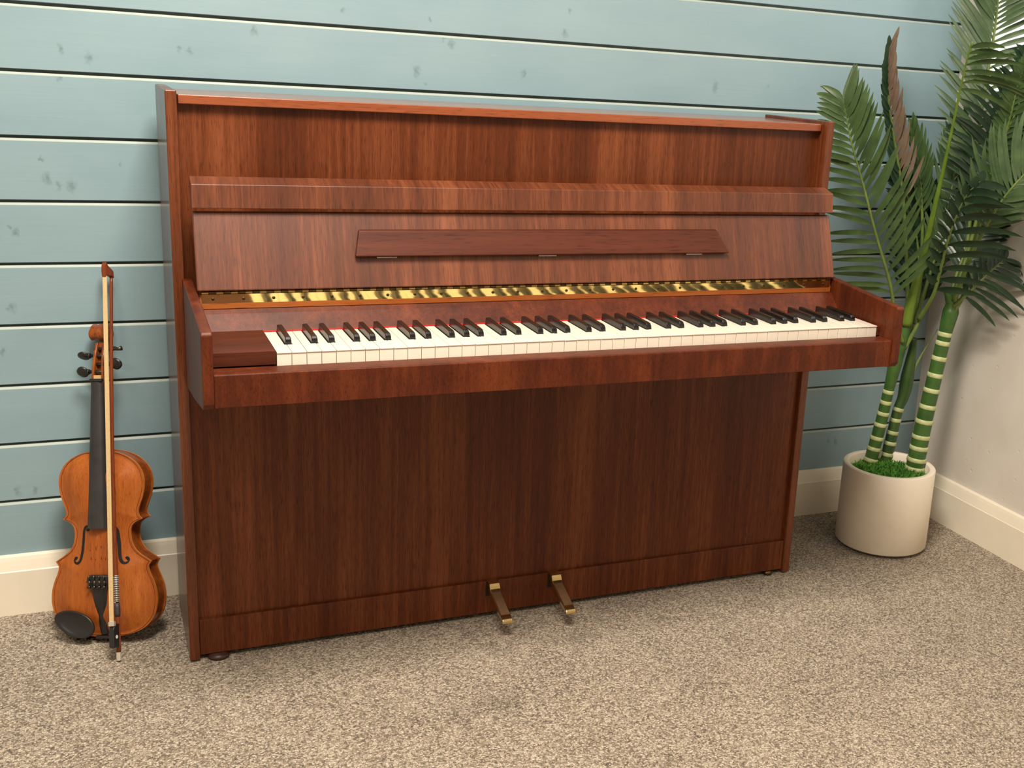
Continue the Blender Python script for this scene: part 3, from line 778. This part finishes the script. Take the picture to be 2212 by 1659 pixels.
f13 = [(1.8043, -0.24, 0.6401), (1.846, -0.215, 0.72), (1.885, -0.205, 0.79), (1.915, -0.21, 0.845), (1.93, -0.23, 0.89)]
f14 = [(1.7622, -0.17, 0.5628), (1.79, -0.14, 0.64), (1.80, -0.11, 0.72), (1.79, -0.09, 0.80), (1.76, -0.08, 0.88), (1.72, -.075, .94)]
frond(f1, 0, [G], n=29, t0=.24, length=.150, side=(1.22, .90), ang=(54, 66), bend=(.18, -.38), width=.0142, jit=.08, lp=lambda q: 1.12 - .70 * q)
frond(f2, (0, 1), [BR, D], n=21, t0=.32, length=.115, side=(1, .62), ang=(36, 22), bend=(.32, .1), width=.0115, fold=.4, lp=lambda q: 1.05 - .6 * q, label='frond showing the brown back of its leaflets')
frond(f3, 0, [G], facing=(-.2, -.96, .1), n=16, t0=.40, length=.10, ang=(36, 30), bend=(.3, .2), side=(1, .6))
frond(f14, 0, [D], facing=(-.12, -.98, .1), n=22, t0=.2, length=.12, ang=(55, 55), bend=(.1, -.2), width=.014)
frond(f9, 0, [GY], facing=(-.12, -.98, .1), n=26, t0=.26, length=.14, ang=(46, 46), bend=(.2, .2), width=.015)
frond(f11, 0, [D], facing=(-.12, -.98, .1), n=20, t0=.2, length=.13, ang=(50, 50), bend=(.1, -.2), width=.014)
frond(f13, 0, [D], n=18, t0=.2, length=.14, ang=(60, 50), bend=(-.2, -.1), width=.014, droop=.2)
frond(f10, 0, [D], n=28, t0=.25, length=.15, ang=(60, 60), bend=(-.3, -.3), droop=.4, width=.014)
frond(f5, 0, [GY], n=46, t0=.24, length=.172, side=(1.0, 1.0), ang=(76, 46), bend=(-.12, -.12), width=.0130)
frond(f12, 0, [G], n=28, t0=.36, length=.15, ang=(66, 50), bend=(-.5, -.3), droop=.35, side=(1, .35), width=.014)
frond(f8, 0, [D], n=11, t0=.18, length=.135, ang=(84, 60), bend=(-.25, .1), width=.0125, side=(1, .5), droop=.2)
frond(f6, 0, [GY], n=24, t0=.35, length=.15, ang=(44, 64), bend=(-.3, .55), side=(.8, 1.15), width=.0140)
frond(f7, 0, [D], n=11, t0=.22, length=.175, ang=(66, 40), bend=(-.6, -.2), side=(1, .35), width=.020, droop=.35)
frond(f4, 0, [G], n=8, t0=.76, length=.15, ang=(84, 36), bend=(-.8, -.2), side=(1.1, .55), width=.013, sides=(1,), rr=(.0175, .0022), rmat='spear', label='young frond on a thick light green stalk')
# dry sheaths at the crowns
for pts, w in (([(1.7301, -.185, .50), (1.752, -.195, .56), (1.775, -.20, .625)], .010), ([(1.772, -.165, .40), (1.800, -.165, .47), (1.842, -.168, .545)], .006), ([(1.808, -.262, .61), (1.835, -.262, .66), (1.858, -.25, .71)], .011)):
    P = smooth_path(pts, 10); m = MB(); rows = []
    for j, p in enumerate(P):
        ww = w * (1 - (j / 10) ** 2.2) + .0005
        rows.append([(p.x - ww * .8, p.y + ww * .35, p.z), (p.x, p.y - ww * .35, p.z + .001), (p.x + ww * .8, p.y + ww * .35, p.z)])
    m.grid(rows); o = m.build('sheath', PM['rachis'], palm, smooth=True)
    s = o.modifiers.new('thick', 'SOLIDIFY'); s.thickness = .0015

tidy()

# ------------------------------------------------------------------ lights
def area(name, loc, size, power, col, rot=(0, 0, 0), sy=None):
    l = bpy.data.lights.new(name, 'AREA'); l.energy = power; l.color = col
    l.shape = 'RECTANGLE'; l.size = size; l.size_y = sy or size
    o = bpy.data.objects.new(name, l); COL.objects.link(o); o.location = loc; o.rotation_euler = rot
    return o
area('ceiling_lamp_main', (.12, -1.5, ZC - .03), .7, 98, (1, .90, .78))
area('ceiling_lamp_rear', (1.1, -3.4, ZC - .03), .6, 4, (1, .88, .74))
area('ceiling_lamp_side', (-.9, -2.2, ZC - .03), .6, 24, (1, .90, .78))
wd = bpy.data.worlds.new('World'); SC.world = wd; wd.use_nodes = True
wd.node_tree.nodes['Background'].inputs[0].default_value = (.9, .95, 1, 1); wd.node_tree.nodes['Background'].inputs[1].default_value = .04

# ------------------------------------------------------------------ camera
cam = bpy.data.cameras.new('camera'); co = bpy.data.objects.new('camera', cam); COL.objects.link(co)
co.location = CAMP; co.rotation_euler = (1.30535492, -.0623486, -.44310449)
cam.sensor_fit = 'HORIZONTAL'; cam.sensor_width = 36; cam.lens = 2486.0913 / 2212 * 36
cam.shift_x = (1106 - 1390.738) / 2212; cam.shift_y = (832.208 - 829.5) / 2212
cam.clip_start = .05
SC.camera = co
SC.view_settings.view_transform = 'Standard'; SC.view_settings.look = 'None'
SC.view_settings.gamma = 1; SC.view_settings.use_curve_mapping = False
SC.view_settings.exposure = 0.06
SC.cycles.max_bounces = 6; SC.cycles.diffuse_bounces = 3; SC.cycles.glossy_bounces = 3; SC.cycles.transmission_bounces = 2
SC.cycles.use_adaptive_sampling = True; SC.cycles.adaptive_threshold = 0.04
SC.cycles.use_denoising = True
